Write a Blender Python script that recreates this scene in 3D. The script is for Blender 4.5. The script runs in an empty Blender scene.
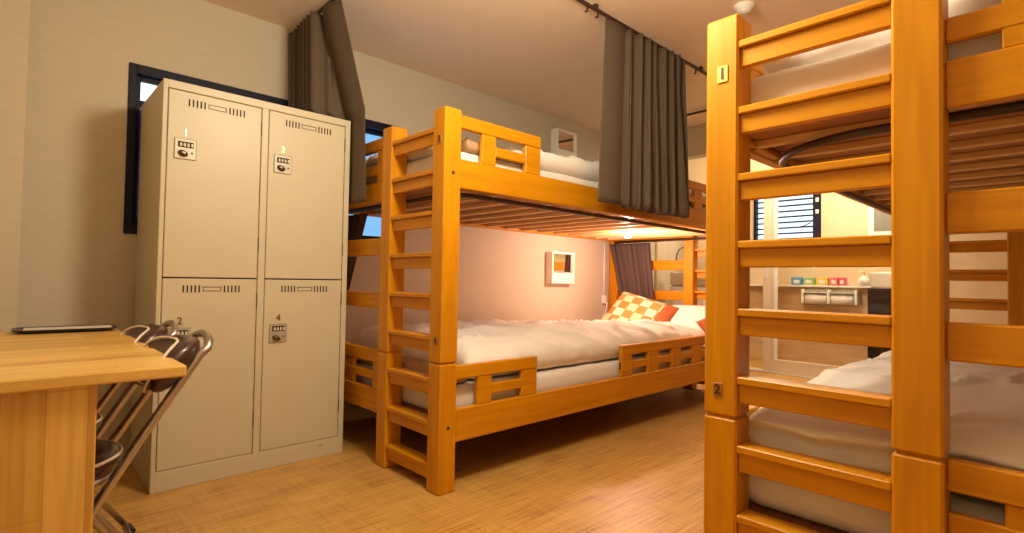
import bpy, bmesh, math, random
from mathutils import Vector, Matrix, noise
random.seed(7)
SC = bpy.context.scene
COL = SC.collection
PI = math.pi

# ------------------------------------------------------------------ materials
def nmat(name):
    m = bpy.data.materials.new(name); m.use_nodes = True
    nt = m.node_tree
    return m, nt, nt.nodes['Principled BSDF']

def simple(name, col, rough=.6, metal=0, spec=.5, noise_amt=0, scale=20, bump=0, coat=0):
    m, nt, b = nmat(name)
    b.inputs['Roughness'].default_value = rough
    b.inputs['Metallic'].default_value = metal
    b.inputs['Specular IOR Level'].default_value = spec
    b.inputs['Coat Weight'].default_value = coat
    tc = nt.nodes.new('ShaderNodeTexCoord')
    nz = nt.nodes.new('ShaderNodeTexNoise'); nz.inputs['Scale'].default_value = scale; nz.inputs['Detail'].default_value = 4
    nt.links.new(tc.outputs['Object'], nz.inputs['Vector'])
    r = nt.nodes.new('ShaderNodeValToRGB')
    a = noise_amt
    r.color_ramp.elements[0].position = .3; r.color_ramp.elements[1].position = .7
    r.color_ramp.elements[0].color = [max(0, c*(1-a)) for c in col] + [1]
    r.color_ramp.elements[1].color = [min(1, c*(1+a)) for c in col] + [1]
    nt.links.new(nz.outputs['Fac'], r.inputs['Fac']); nt.links.new(r.outputs['Color'], b.inputs['Base Color'])
    if bump:
        bp = nt.nodes.new('ShaderNodeBump'); bp.inputs['Strength'].default_value = bump; bp.inputs['Distance'].default_value = .004
        nt.links.new(nz.outputs['Fac'], bp.inputs['Height']); nt.links.new(bp.outputs['Normal'], b.inputs['Normal'])
    return m

def wood(name, axis, c0, c1, rough=.38, fine=38., stretch=.06, coat=.03, ramp=(.3, .7), big=0):
    """grain runs along axis (0,1,2) in object space"""
    m, nt, b = nmat(name)
    N = nt.nodes; L = nt.links
    tc = N.new('ShaderNodeTexCoord'); mp = N.new('ShaderNodeMapping')
    sc = [fine]*3; sc[axis] = fine*stretch
    mp.inputs['Scale'].default_value = sc
    L.new(tc.outputs['Object'], mp.inputs['Vector'])
    nz = N.new('ShaderNodeTexNoise'); nz.inputs['Scale'].default_value = 1; nz.inputs['Detail'].default_value = 5; nz.inputs['Distortion'].default_value = .6
    L.new(mp.outputs['Vector'], nz.inputs['Vector'])
    r = N.new('ShaderNodeValToRGB')
    r.color_ramp.elements[0].position = ramp[0]; r.color_ramp.elements[1].position = ramp[1]
    r.color_ramp.elements[0].color = list(c0)+[1]; r.color_ramp.elements[1].color = list(c1)+[1]
    L.new(nz.outputs['Fac'], r.inputs['Fac'])
    L.new(r.outputs['Color'], b.inputs['Base Color'])
    b.inputs['Roughness'].default_value = rough; b.inputs['Coat Weight'].default_value = coat; b.inputs['Coat Roughness'].default_value = .18; b.inputs['Specular IOR Level'].default_value = .3
    return m

W0, W1 = (.52, .205, .002), (.66, .28, .003)
WX = wood('honey_wood_x', 0, W0, W1); WY = wood('honey_wood_y', 1, W0, W1); WZ = wood('honey_wood_z', 2, W0, W1)
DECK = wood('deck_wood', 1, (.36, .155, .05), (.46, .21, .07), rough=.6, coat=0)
BATTEN = wood('added_batten_wood', 1, (.74, .48, .22), (.82, .56, .28), rough=.55, coat=0)  # pale tone that makes the added battens read as bright lines
WBASE = wood('bed_base_wood', 0, (.22, .08, .03), (.32, .13, .05), rough=.7, coat=0)

def butcher(name, axis, w=.055):
    """edge glued pine staves running along axis"""
    m, nt, b = nmat(name); N = nt.nodes; L = nt.links
    tc = N.new('ShaderNodeTexCoord')
    sep = N.new('ShaderNodeSeparateXYZ'); L.new(tc.outputs['Object'], sep.inputs[0])
    cmb = N.new('ShaderNodeCombineXYZ')
    o = 'XYZ'
    L.new(sep.outputs[o[axis]], cmb.inputs[0])
    other = [0, 2, 0][axis] if axis != 2 else 0
    other = 1 if axis == 0 else 0
    L.new(sep.outputs[o[other]], cmb.inputs[1])
    br = N.new('ShaderNodeTexBrick')
    br.inputs['Scale'].default_value = 1; br.inputs['Brick Width'].default_value = .42; br.inputs['Row Height'].default_value = w
    br.inputs['Mortar Size'].default_value = .0006; br.offset = .37
    br.inputs['Color1'].default_value = (.64, .36, .07, 1); br.inputs['Color2'].default_value = (.84, .55, .15, 1); br.inputs['Mortar'].default_value = (.45, .25, .07, 1)
    L.new(cmb.outputs[0], br.inputs['Vector'])
    mp = N.new('ShaderNodeMapping'); sc = [60]*3; sc[axis] = 3; mp.inputs['Scale'].default_value = sc
    L.new(tc.outputs['Object'], mp.inputs['Vector'])
    nz = N.new('ShaderNodeTexNoise'); nz.inputs['Scale'].default_value = 1; L.new(mp.outputs[0], nz.inputs['Vector'])
    mx = N.new('ShaderNodeMix'); mx.data_type = 'RGBA'; mx.blend_type = 'MULTIPLY'
    r = N.new('ShaderNodeValToRGB'); r.color_ramp.elements[0].color = (.78, .72, .6, 1); r.color_ramp.elements[1].color = (1, 1, 1, 1)
    r.color_ramp.elements[0].position = .3; r.color_ramp.elements[1].position = .6
    L.new(nz.outputs['Fac'], r.inputs[0])
    mx.inputs[0].default_value = .8; L.new(br.outputs['Color'], mx.inputs[6]); L.new(r.outputs[0], mx.inputs[7])
    L.new(mx.outputs[2], b.inputs['Base Color'])
    b.inputs['Roughness'].default_value = .36; b.inputs['Coat Weight'].default_value = .12
    return m
PINE_X = butcher('laminated_pine_top', 0); PINE_Z = butcher('laminated_pine_leg', 2, .07)

def wallmat(name, col, amt=.05):
    m, nt, b = nmat(name); N = nt.nodes; L = nt.links
    tc = N.new('ShaderNodeTexCoord'); mp = N.new('ShaderNodeMapping'); mp.inputs['Scale'].default_value = (14, 14, 90)
    L.new(tc.outputs['Object'], mp.inputs[0])
    nz = N.new('ShaderNodeTexNoise'); nz.inputs['Scale'].default_value = 1; nz.inputs['Detail'].default_value = 3; L.new(mp.outputs[0], nz.inputs['Vector'])
    r = N.new('ShaderNodeValToRGB'); r.color_ramp.elements[0].position = .3; r.color_ramp.elements[1].position = .7
    r.color_ramp.elements[0].color = [c*(1-amt) for c in col]+[1]; r.color_ramp.elements[1].color = [min(1, c*(1+amt)) for c in col]+[1]
    L.new(nz.outputs['Fac'], r.inputs[0]); L.new(r.outputs[0], b.inputs['Base Color'])
    bp = N.new('ShaderNodeBump'); bp.inputs['Strength'].default_value = .12; bp.inputs['Distance'].default_value = .001
    L.new(nz.outputs['Fac'], bp.inputs['Height']); L.new(bp.outputs[0], b.inputs['Normal'])
    b.inputs['Roughness'].default_value = .75
    return m
WALL = wallmat('cream_wallpaper', (.60, .53, .40), .03)
CEIL = wallmat('ceiling_paper', (.86, .67, .51), .02)
WALL2 = wallmat('far_wall_paper', (.72, .58, .38), .03)

def floormat():
    m, nt, b = nmat('woven_floor'); N = nt.nodes; L = nt.links
    tc = N.new('ShaderNodeTexCoord')
    def band(sc):
        mp = N.new('ShaderNodeMapping'); mp.inputs['Scale'].default_value = sc
        L.new(tc.outputs['Object'], mp.inputs[0])
        nz = N.new('ShaderNodeTexNoise'); nz.inputs['Scale'].default_value = 1; nz.inputs['Detail'].default_value = 4
        L.new(mp.outputs[0], nz.inputs['Vector']); return nz
    a = band((3.5, 120, 1)); c = band((60, 3, 1)); d = band((3, 9, 1))
    m1 = N.new('ShaderNodeMath'); m1.operation = 'MULTIPLY_ADD'; m1.inputs[1].default_value = .58; L.new(a.outputs['Fac'], m1.inputs[0])
    m2 = N.new('ShaderNodeMath'); m2.operation = 'MULTIPLY_ADD'; m2.inputs[1].default_value = .2; m2.inputs[2].default_value = 0; L.new(c.outputs['Fac'], m2.inputs[0])
    L.new(m2.outputs[0], m1.inputs[2])
    m3 = N.new('ShaderNodeMath'); m3.operation = 'MULTIPLY_ADD'; m3.inputs[1].default_value = .22; L.new(d.outputs['Fac'], m3.inputs[0]); L.new(m1.outputs[0], m3.inputs[2])
    r = N.new('ShaderNodeValToRGB')
    e = r.color_ramp.elements; e[0].position = .36; e[1].position = .62
    e[0].color = (.32, .145, .026, 1); e[1].color = (.68, .41, .11, 1)
    e2 = e.new(.47); e2.color = (.53, .29, .07, 1)
    L.new(m3.outputs[0], r.inputs[0]); L.new(r.outputs[0], b.inputs['Base Color'])
    b.inputs['Roughness'].default_value = .42
    bp = N.new('ShaderNodeBump'); bp.inputs['Strength'].default_value = .2; bp.inputs['Distance'].default_value = .002
    L.new(m3.outputs[0], bp.inputs['Height']); L.new(bp.outputs[0], b.inputs['Normal'])
    return m
FLOOR = floormat()

LOCK = simple('beige_enamel', (.60, .54, .38), .42, noise_amt=.015, scale=6)
DARK = simple('gap_shade', (.02, .017, .013), .8)  # near-black that paints the shade inside gaps and openings
STEEL = simple('brushed_steel', (.46, .42, .34), .5, metal=.5)
CHROME = simple('satin_tube', (.50, .46, .43), .33, metal=1)
BRASS = simple('brass_number', (.85, .72, .42), .35, metal=.6)
PLQ = simple('plaque_wood', (.30, .15, .04), .4)
INK = simple('dark_ink', (.05, .02, .01), .6)
SILVER = simple('pale_print', (.75, .68, .5), .5)
VINYL = simple('brown_vinyl', (.045, .014, .012), .35, noise_amt=.1, coat=.2)
PIPING = simple('white_piping', (.75, .66, .55), .5)
RUBBER = simple('black_rubber', (.02, .02, .02), .7)
CURT = simple('taupe_curtain', (.105, .074, .047), .85, noise_amt=.08, scale=60, bump=.2)
CURT2 = simple('taupe_curtain_dark', (.10, .065, .052), .85, noise_amt=.08, scale=60, bump=.2)
RAILM = simple('dark_brown_rail', (.05, .022, .012), .4)
SHEET = simple('white_sheet', (.78, .74, .68), .8, noise_amt=.03, scale=5, bump=.1)
DUVET = simple('white_duvet', (.86, .82, .76), .85, noise_amt=.02, scale=7, bump=.5)
TANF = simple('tan_lining', (.45, .28, .14), .9)
RUST = simple('rust_fabric', (.42, .11, .025), .8, noise_amt=.1, scale=30)
WHITE = simple('white_plastic', (.88, .86, .80), .35)
CREAM = simple('cream_frame', (.72, .62, .48), .4)
NAVY = simple('navy_black_frame', (.005, .007, .024), .5, spec=.25)
GREY = simple('grey_plastic', (.70, .66, .60), .45)
BLACK = simple('black_plastic', (.015, .015, .018), .3)
CAB = simple('dark_cabinet', (.022, .010, .010), .55, spec=.2)
SILL = simple('window_lining', (.30, .28, .36), .5)
PAPER = simple('tissue_paper', (.88, .84, .78), .9)

def glass(name, tint, gloss=.08, rough=.02):
    m = bpy.data.materials.new(name); m.use_nodes = True; nt = m.node_tree; N = nt.nodes
    N.clear(); out = N.new('ShaderNodeOutputMaterial'); mix = N.new('ShaderNodeMixShader'); mix.inputs[0].default_value = gloss
    t = N.new('ShaderNodeBsdfTransparent'); t.inputs[0].default_value = list(tint)+[1]
    g = N.new('ShaderNodeBsdfGlossy'); g.inputs['Roughness'].default_value = rough
    nt.links.new(t.outputs[0], mix.inputs[1]); nt.links.new(g.outputs[0], mix.inputs[2]); nt.links.new(mix.outputs[0], out.inputs[0])
    return m
GLASS = glass('clear_glass', (.96, .96, .95), .025)
FROST = glass('blue_frosted_glass', (.45, .62, .76), .12, .3)
SMOKE = glass('smoky_lower_glass', (.09, .085, .15), .06, .3)
MIRROR = simple('mirror_glass', (.88, .85, .8), .03, metal=1)
def emis(name, col, s):
    m, nt, b = nmat(name); b.inputs['Emission Color'].default_value = list(col)+[1]; b.inputs['Emission Strength'].default_value = s
    return m
LAMPM = emis('reading_lamp_glow', (1, .74, .5), 40)
CEILLAMP = emis('ceiling_lamp_diffuser', (1, .82, .58), 9)

def checker():
    m, nt, b = nmat('patchwork_fabric'); N = nt.nodes; L = nt.links
    tc = N.new('ShaderNodeTexCoord')
    ck = N.new('ShaderNodeTexChecker'); ck.inputs['Scale'].default_value = 11
    ck.inputs['Color1'].default_value = (.85, .70, .48, 1); ck.inputs['Color2'].default_value = (.66, .27, .07, 1)
    mp = N.new('ShaderNodeMapping'); mp.inputs['Scale'].default_value = (1, 1, 0); mp.inputs['Location'].default_value = (.02, .02, .01)
    L.new(tc.outputs['Object'], mp.inputs[0]); L.new(mp.outputs[0], ck.inputs['Vector'])
    ck2 = N.new('ShaderNodeTexChecker'); ck2.inputs['Scale'].default_value = 5.5
    ck2.inputs['Color1'].default_value = (.85, .68, .45, 1); ck2.inputs['Color2'].default_value = (1, 1, 1, 1)
    L.new(mp.outputs[0], ck2.inputs['Vector'])
    wv = N.new('ShaderNodeTexWave'); wv.inputs['Scale'].default_value = 30; wv.bands_direction = 'X'; L.new(mp.outputs[0], wv.inputs['Vector'])
    mx = N.new('ShaderNodeMix'); mx.data_type = 'RGBA'; mx.blend_type = 'MULTIPLY'; mx.inputs[0].default_value = .5
    L.new(ck.outputs[0], mx.inputs[6]); L.new(ck2.outputs[0], mx.inputs[7])
    mx2 = N.new('ShaderNodeMix'); mx2.data_type = 'RGBA'; mx2.blend_type = 'MULTIPLY'; mx2.inputs[0].default_value = .12
    L.new(mx.outputs[2], mx2.inputs[6]); L.new(wv.outputs[0], mx2.inputs[7])
    L.new(mx2.outputs[2], b.inputs['Base Color']); b.inputs['Roughness'].default_value = .85
    return m
CHECK = checker()
WOODWALL = wood('wood_print_wall', 1, (.56, .36, .18), (.74, .52, .29), rough=.5, fine=20, stretch=.1, coat=.1)

_c = {}
def simple_cache(n, c, r, m=0):
    if n not in _c: _c[n] = simple(n, c, r, metal=m)
    return _c[n]
# ------------------------------------------------------------------ mesh helpers
def box(bm, x0, x1, y0, y1, z0, z1, bev=.003, seg=1):
    if x0 > x1: x0, x1 = x1, x0
    if y0 > y1: y0, y1 = y1, y0
    if z0 > z1: z0, z1 = z1, z0
    r = bmesh.ops.create_cube(bm, size=1)
    vs = r['verts']
    bmesh.ops.scale(bm, vec=(x1-x0, y1-y0, z1-z0), verts=vs)
    bmesh.ops.translate(bm, vec=((x0+x1)/2, (y0+y1)/2, (z0+z1)/2), verts=vs)
    if bev > 0:
        es = list({e for v in vs for e in v.link_edges})
        bmesh.ops.bevel(bm, geom=es, offset=min(bev, .45*min(x1-x0, y1-y0, z1-z0)), segments=seg, profile=.5, affect='EDGES')
def BM(): return bmesh.new()
def B(*a, **k):
    bm = BM(); box(bm, *a, **k); return bm
def tube(bm, pts, r, n=10, closed=False, caps=True, flat=1.0):
    pts = [Vector(p) for p in pts]; rings = []
    up = None
    for i, p in enumerate(pts):
        a = pts[i-1] if (i or closed) else pts[0]; c = pts[(i+1) % len(pts)] if (i < len(pts)-1 or closed) else pts[-1]
        t = (c-a).normalized()
        if up is None:
            up = Vector((0, 0, 1)) if abs(t.z) < .9 else Vector((1, 0, 0))
        s = t.cross(up).normalized(); u = s.cross(t).normalized(); up = u
        rr = r[i] if isinstance(r, (list, tuple)) else r
        rings.append([bm.verts.new(p + s*math.cos(2*PI*k/n)*rr + u*math.sin(2*PI*k/n)*rr*flat) for k in range(n)])
    m = len(rings)
    for i in range(m if closed else m-1):
        A, C = rings[i], rings[(i+1) % m]
        for k in range(n): bm.faces.new((A[k], A[(k+1) % n], C[(k+1) % n], C[k]))
    if caps and not closed:
        bm.faces.new(rings[0][::-1]); bm.faces.new(rings[-1])
def lathe(bm, prof, cx=0, cy=0, z0=0, n=24, sx=1, sy=1):
    rings = []
    for r, z in prof:
        rings.append([bm.verts.new((cx+max(r, 1e-4)*sx*math.cos(2*PI*k/n), cy+max(r, 1e-4)*sy*math.sin(2*PI*k/n), z0+z)) for k in range(n)])
    for A, C in zip(rings, rings[1:]):
        for k in range(n): bm.faces.new((A[k], A[(k+1) % n], C[(k+1) % n], C[k]))
    bm.faces.new(rings[0][::-1]); bm.faces.new(rings[-1])
def obj(name, bm, mat, parent=None, smooth=False, loc=None, label=None):
    bmesh.ops.recalc_face_normals(bm, faces=bm.faces)
    me = bpy.data.meshes.new(name); bm.to_mesh(me); bm.free()
    me.materials.append(mat)
    if smooth:
        for p in me.polygons: p.use_smooth = True
    o = bpy.data.objects.new(name, me); COL.objects.link(o)
    if parent: o.parent = parent
    if loc: o.location = loc
    if label: o['label'] = label
    return o
def tag(o, label, cat, group=None):
    o['label'] = label; o['category'] = cat
    if group: o['group'] = group
    return o
def thing(name, label, cat, loc=(0, 0, 0), rotz=0, group=None):
    o = bpy.data.objects.new(name, None); COL.objects.link(o); o.empty_display_size = .05
    o.location = loc; o.rotation_euler = (0, 0, rotz)
    return tag(o, label, cat, group)
def struct(name, bm, m, parent=None, smooth=False):
    o = obj(name, bm, m, parent, smooth)
    if not parent: o['kind'] = 'structure'
    return o
def text(name, s, size, mat, parent, mtx, depth=.0008):
    cu = bpy.data.curves.new('t', 'FONT'); cu.body = s; cu.size = size; cu.extrude = depth; cu.align_x = 'CENTER'; cu.align_y = 'CENTER'; cu.offset = size*.02
    t = bpy.data.objects.new('t', cu); COL.objects.link(t)
    bpy.context.view_layer.update()
    me = bpy.data.meshes.new_from_object(t.evaluated_get(bpy.context.evaluated_depsgraph_get()))
    bpy.data.objects.remove(t); bpy.data.curves.remove(cu)
    me.transform(mtx); me.name = name
    me.materials.clear(); me.materials.append(mat)
    o = bpy.data.objects.new(name, me); COL.objects.link(o); o.parent = parent
    return o
# readable from -X (text right = -Y) and from -Y (text right = +X)
def face_negx(x, y, z): return Matrix.Translation((x, y, z)) @ Matrix(((0, 0, -1, 0), (-1, 0, 0, 0), (0, 1, 0, 0), (0, 0, 0, 1)))
def face_negy(x, y, z): return Matrix.Translation((x, y, z)) @ Matrix(((1, 0, 0, 0), (0, 0, -1, 0), (0, 1, 0, 0), (0, 0, 0, 1)))

# ------------------------------------------------------------------ room
XL, XR, YN, YW, ZC = -.47, 5.95, -.72, 3.27, 2.44
XF = 6.9
def wall_with_hole(axis, pos, thick, a0, a1, z0, z1, holes):
    """wall slab normal to axis, with rectangular holes [(a,b,za,zb)]"""
    bm = BM()
    def add(p, q, r, s):
        if q-p < 1e-4 or s-r < 1e-4: return
        if axis == 'y': box(bm, p, q, pos, pos+thick, r, s, 0)
        else: box(bm, pos, pos+thick, p, q, r, s, 0)
    x = a0
    for (p, q, r, s) in sorted(holes):
        add(x, p, z0, z1); add(p, q, z0, r); add(p, q, s, z1); x = q
    add(x, a1, z0, z1)
    return bm
struct('floor', B(XL-.1, XF+.1, YN-.1, YW+.1, -.06, 0, bev=0), FLOOR)
struct('ceiling', B(XL-.1, XF+.1, YN-.1, YW+.12, ZC, ZC+.06, bev=0), CEIL)
WIN = (.425, 1.96, 1.15, 1.99)
struct('wall_back', wall_with_hole('y', YW, .12, XL-.1, XF+.1, 0, ZC, [WIN]), WALL)
struct('wall_left', B(XL-.1, XL, YN, YW, 0, ZC, bev=0), WALL)
struct('wall_right', B(XL-.1, XF+.1, YN-.1, YN, 0, ZC, bev=0), WALL)
struct('pillar_corner', B(XL, .037, 3.12, YW, 0, ZC, bev=.004), WALL)['kind'] = 'structure'
struct('wall_far', wall_with_hole('x', XF, .1, YN, YW, 0, ZC, [(2.05, 2.80, 1.48, 2.06)]), WALL2)
struct('wall_partition', wall_with_hole('x', XR, .09, YN, YW, 0, ZC, [(.95, 2.72, 0, 2.16)]), WALL2)
struct('wall_header', B(4.72, 4.84, YN, YW, 2.15, ZC, bev=.003), WALL)
struct('wall_washroom', B(XR+.09, XF, .80, .90, 0, ZC, bev=0), WALL2)
struct('trim_panel', B(6.875, XF, .95, YW, 0, .915, bev=.002), WOODWALL)
struct('trim_column', B(5.32, 5.50, YW-.03, YW, 0, 2.14, bev=.003), CREAM)
struct('baseboard_back', B(.04, XR, YW-.012, YW, 0, .06, bev=.002), CREAM)

# back window: dark aluminium frame, two sliding sashes, bluish obscured glass
def window_back():
    x0, x1, z0, z1 = WIN
    w = bpy.data.objects.new('window_1', None); COL.objects.link(w); w.location = ((x0+x1)/2, YW, z0); w['kind'] = 'structure'
    ox, oz = -(x0+x1)/2, -z0
    def P(name, parts, m):
        bm = BM()
        for (a, b, c, d, e, f) in parts: box(bm, a+ox, b+ox, c, d, e+oz, f+oz, .002)
        return obj(name, bm, m, w)
    P('window_frame', [(x0-.012, x0+.022, -.010, .10, z0-.012, z1+.012), (x1-.022, x1+.012, -.010, .10, z0-.012, z1+.012),
                       (x0+.022, x1-.022, -.010, .10, z1-.035, z1+.012), (x0+.022, x1-.022, -.010, .10, z0-.012, z0+.035)], NAVY)
    xm = (x0+x1)/2
    for i, (a, b, y) in enumerate([(x0+.022, xm+.02, .03), (xm-.02, x1-.022, .06)]):
        s = P('sash', [(a, a+.022, y, y+.025, z0+.035, z1-.035), (b-.022, b, y, y+.025, z0+.035, z1-.035),
                       (a+.022, b-.022, y, y+.025, z0+.035, z0+.075), (a+.022, b-.022, y, y+.025, z1-.060, z1-.035)], NAVY)
        bm = BM(); box(bm, a+.022+ox, b-.022+ox, y+.01, y+.015, z0+.075+oz, z1-.060+oz, 0)
        if i: obj('pane', bm, FROST, s)
        else:
            bm.free(); zt = 1.80
            obj('pane', B(a+.022+ox, b-.022+ox, y+.01, y+.015, zt+.03+oz, z1-.060+oz, bev=0), GLASS, s)
            obj('pane', B(a+.022+ox, b-.022+ox, y+.01, y+.015, z0+.075+oz, zt+oz, bev=0), SMOKE, s, label='dark lower pane')
            obj('cross_rail', B(a+.022+ox, b-.022+ox, y, y+.025, zt+oz, zt+.03+oz, bev=.002), NAVY, s)
window_back()

# washroom louvre window on the far wall
def louvre():
    y0, y1, z0, z1 = 2.05, 2.80, 1.48, 2.06
    w = bpy.data.objects.new('window_2', None); COL.objects.link(w); w.location = (XF, (y0+y1)/2, z0); w['kind'] = 'structure'
    oy, oz = -(y0+y1)/2, -z0
    bm = BM()
    for (a, b, e, f) in [(y0-.012, y0+.075, z0, z1), (y1-.02, y1+.012, z0, z1), (y0+.075, y1-.02, z0-.012, z0+.02), (y0+.075, y1-.02, z1-.02, z1+.012)]:
        box(bm, -.012, .06, a+oy, b+oy, e+oz, f+oz, .002)
    obj('window_frame', bm, NAVY, w)
    n = 8; st = (z1-z0-.04)/n
    for i in range(n):
        z = z0+.02+st*(i+.5)
        bm = BM(); box(bm, -.003, .003, y0+.075+oy, y1-.02+oy, -st*.52, st*.52, .001)
        bmesh.ops.rotate(bm, cent=(0, 0, 0), matrix=Matrix.Rotation(R(-28), 3, 'Y'), verts=bm.verts)
        bmesh.ops.translate(bm, vec=(.03, 0, z+oz), verts=bm.verts)
        o = obj('louvre_pane', bm, GLASS, w)
        bm = BM(); box(bm, .008, .026, y0+.075+oy, y1-.02+oy, z-st*.5-.009+oz, z-st*.5+.009+oz, .001)
        obj('louvre_rail', bm, NAVY, w)
    bm = BM(); tube(bm, [(-.02, y0+.09+oy, .20), (-.05, y0+.16+oy, .16), (-.05, y0+.21+oy, .15)], .006)
    obj('crank_handle', bm, NAVY, w, True)
    for z in (.30, .44):
        obj('latch', B(-.02, -.012, y0+.01+oy, y0+.045+oy, z, z+.05), WHITE, w)
R = math.radians
louvre()

# sliding glass door in the partition
def door():
    d = bpy.data.objects.new('door_1', None); COL.objects.link(d); d.location = (XR, 1.9, 0); d['kind'] = 'structure'
    yo = -1.9
    def P(n, a, b, c, e, f, g, m, bev=.003): return obj(n, B(a, b, c+yo, e+yo, f, g, bev=bev), m, d)
    P('stile', -.05, -.01, 2.215, 2.305, .02, 2.14, CREAM)
    P('stile', -.05, -.01, 1.00, 1.09, .02, 2.14, CREAM)
    P('glazing_bead', -.045, -.015, 2.165, 2.19, .15, 2.06, WHITE)
    P('seal_strip', -.040, -.02, 2.19, 2.215, .15, 2.06, GREY)
    P('bottom_rail', -.05, -.01, 1.09, 2.215, .02, .15, CREAM)
    P('top_rail', -.05, -.01, 1.09, 2.215, 2.06, 2.14, CREAM)
    P('pull_recess', -.056, -.05, 2.25, 2.295, .99, 1.17, GREY)
    P('pane', -.033, -.027, 1.09, 2.165, .15, 2.06, GLASS, 0)
door()
struct('trim_sill', B(XR-.07, XR+.06, .95, 2.72, 0, .018, bev=.003), GREY)

# ------------------------------------------------------------------ bunk beds
L_, W_ = 3.15, 1.36
PX, PY = .092, .094
H_, ZJ = 1.70, .566
VB = .4476
def bunk(x0, ya, sg, name, label, numbers, endbars, r=.33, g2=1.365):
    t = thing(name, label, 'bunk bed', (x0, ya, 0), 0, None)
    def bx(bm, u0, u1, v0, v1, z0, z1, bev=.004): box(bm, u0, u1, sg*v0, sg*v1, z0, z1, bev)
    def P(n, boxes, m, parent=t, bev=.004, lab=None):
        bm = BM()
        for b in boxes: bx(bm, *b, bev=bev)
        return obj(n, bm, m, parent, label=lab)
    ends = [lambda a, b: (a, b), lambda a, b: (L_-b, L_-a)]
    for E in ends:
        u0, u1 = E(0, PX)
        for v in (0, VB, W_-PY):
            P('post', [(u0, u1, v, v+PY, 0, ZJ-.0025), (u0+.006, u1-.006, v+.006, v+PY-.006, ZJ-.004, ZJ+.004), (u0, u1, v, v+PY, ZJ+.0025, H_)], WZ, bev=.006)
        for i in range(9):
            z = 1.6207 - i*.1877
            a, b = E(.002, .066); c, d = E(.014, .036)
            P('rung', [(a, b, PY, VB, z-.021, z), (c, d, PY, VB, z-.074, z-.021)], WY, bev=.003)
        for (za, zb) in ((1.056, 1.147), (.778, .862)):
            a, b = E(.028, .062)
            P('end_rail', [(a, b, VB+PY, W_-PY, za, zb)], WY)
        a, b = E(.03, .062); c, d = E(.034, .058)
        e0, e1 = VB+PY, W_-PY
        P('end_guard', [(a, b, e0, e1, 1.612, 1.674), (c, d, e0, e1, 1.482, 1.538)] + [(c+.002, d-.002, p, q, 1.44, 1.612) for p, q in endbars], WY)
        P('end_board', [(a, b, e0, e1, 1.333, 1.44)], WY)
        P('end_guard', [(a, b, e0, e1, .497, .564), (c, d, e0, e1, .405, .449)] + [(c+.002, d-.002, p, q, .36, .497) for p, q in endbars], WY)
        P('end_board', [(a, b, e0, e1, .24, .36)], WY)
    for v0, v1 in ((.008, .046), (W_-.046, W_-.008)):
        P('side_board', [(PX, L_-PX, v0, v1, 1.347, 1.4806)], WX)
        P('side_board', [(PX, L_-PX, v0, v1, .212, .357)], WX)
        v2 = v1 if v0 < .5 else v0-.03
        P('slat_ledger', [(PX, L_-PX, v2, v2+.03, 1.352, 1.372)], WX)
    g0, g1 = .012, .042
    for z0, z1 in ((1.4806, 1.6825), (.357, .549)):
        zt = z1-.06; zm = (z0+zt)/2
        for (ua, ub, bars, ma) in ((PX, .620, ((.225, .312), (.512, .620)), .312), (g2, L_-PX, ((g2, g2+.11),  (1.66, 1.787), (1.957, 2.077), (2.25, 2.37), (2.55, 2.67), (2.85, 3.058)), g2)):
            P('guard_rail', [(ua, ub, g0, g1, zt, z1), (ma, ub, g0+.004, g1-.004, zm-.024, zm+.024)] + [(p, q, g0+.002, g1-.002, z0, zt) for p, q in bars], WX)
    for i in range(15):
        u = .185 + i*.197
        P('added_batten', [(u-.013, u+.013, .046, W_-.046, 1.352, 1.374)], BATTEN, bev=.003)  # pale battens added to draw the bright lines under the deck
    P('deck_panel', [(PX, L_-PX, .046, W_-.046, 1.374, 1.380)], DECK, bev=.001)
    P('bed_base', [(.03, L_-.03, .05, W_-.05, .285, .30)], WBASE, bev=.002)
    # hooked curtain rail beneath the upper deck
    pts = []
    c = .11
    def arc(cx, cy, a0, a1, n=10): return [(cx+r*math.cos(R(a0+(a1-a0)*k/n)), cy+r*math.sin(R(a0+(a1-a0)*k/n))) for k in range(n+1)]
    pp = [(c, 1.28)] + arc(c+r, .075+r, 180, 270) + arc(L_-c-r, .075+r, 270, 360) + [(L_-c, 1.28)]
    bm = BM(); tube(bm, [(x, sg*y, 1.332) for x, y in pp], .012, 8, flat=1)
    obj('curtain_rail', bm, RAILM, t, True, label='dark brown curved curtain rail under the upper deck')
    for num, z, vv in numbers:
        y = sg*vv
        k = 1 if num == '1' else .8
        pl = obj('number_plate', B(-.003, .0, y-.016*k, y+.016*k, z-.024*k, z+.024*k, bev=.001), simple_cache('plate_brass', (.62, .45, .12), .4, .5) if num == '1' else simple_cache('plate_wood', (.36, .15, .02), .45), t, label='small bunk number plate')
        text('numeral', num, .045*k, INK, pl, face_negx(-.0036, y, z))
    # bolt heads along the aisle face
    for u in (.046, L_-.046):
        for z in (1.41, .285):
            bm = BM(); lathe(bm, [(.0, 0), (.008, 0), (.008, .002), (.004, .003)], n=12)
            bmesh.ops.rotate(bm, cent=(0, 0, 0), matrix=Matrix.Rotation(PI/2*sg, 3, 'X'), verts=bm.verts)
            bmesh.ops.translate(bm, vec=(u, -sg*.0005, z), verts=bm.verts)
            obj('bolt', bm, RAILM, t)
    return t
B1 = (1.373, 1.89); B2 = (1.465, .737)
bunk(*B1, 1, 'bunk_bed', 'orange wooden bunk bed along the back wall beside the lockers', [('3', 1.56, .040), ('4', .665, .040)], ((VB+PY, .655), (.86, .96), (1.16, W_-PY)), r=.10)
bunk(*B2, -1, 'bunk_bed', 'orange wooden bunk bed in the right foreground, its ladder nearest the camera', [('1', 1.535, .050), ('2', .64, .042)], ((.635, .84), (.97, 1.07), (1.2, W_-PY)), g2=1.0)

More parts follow.
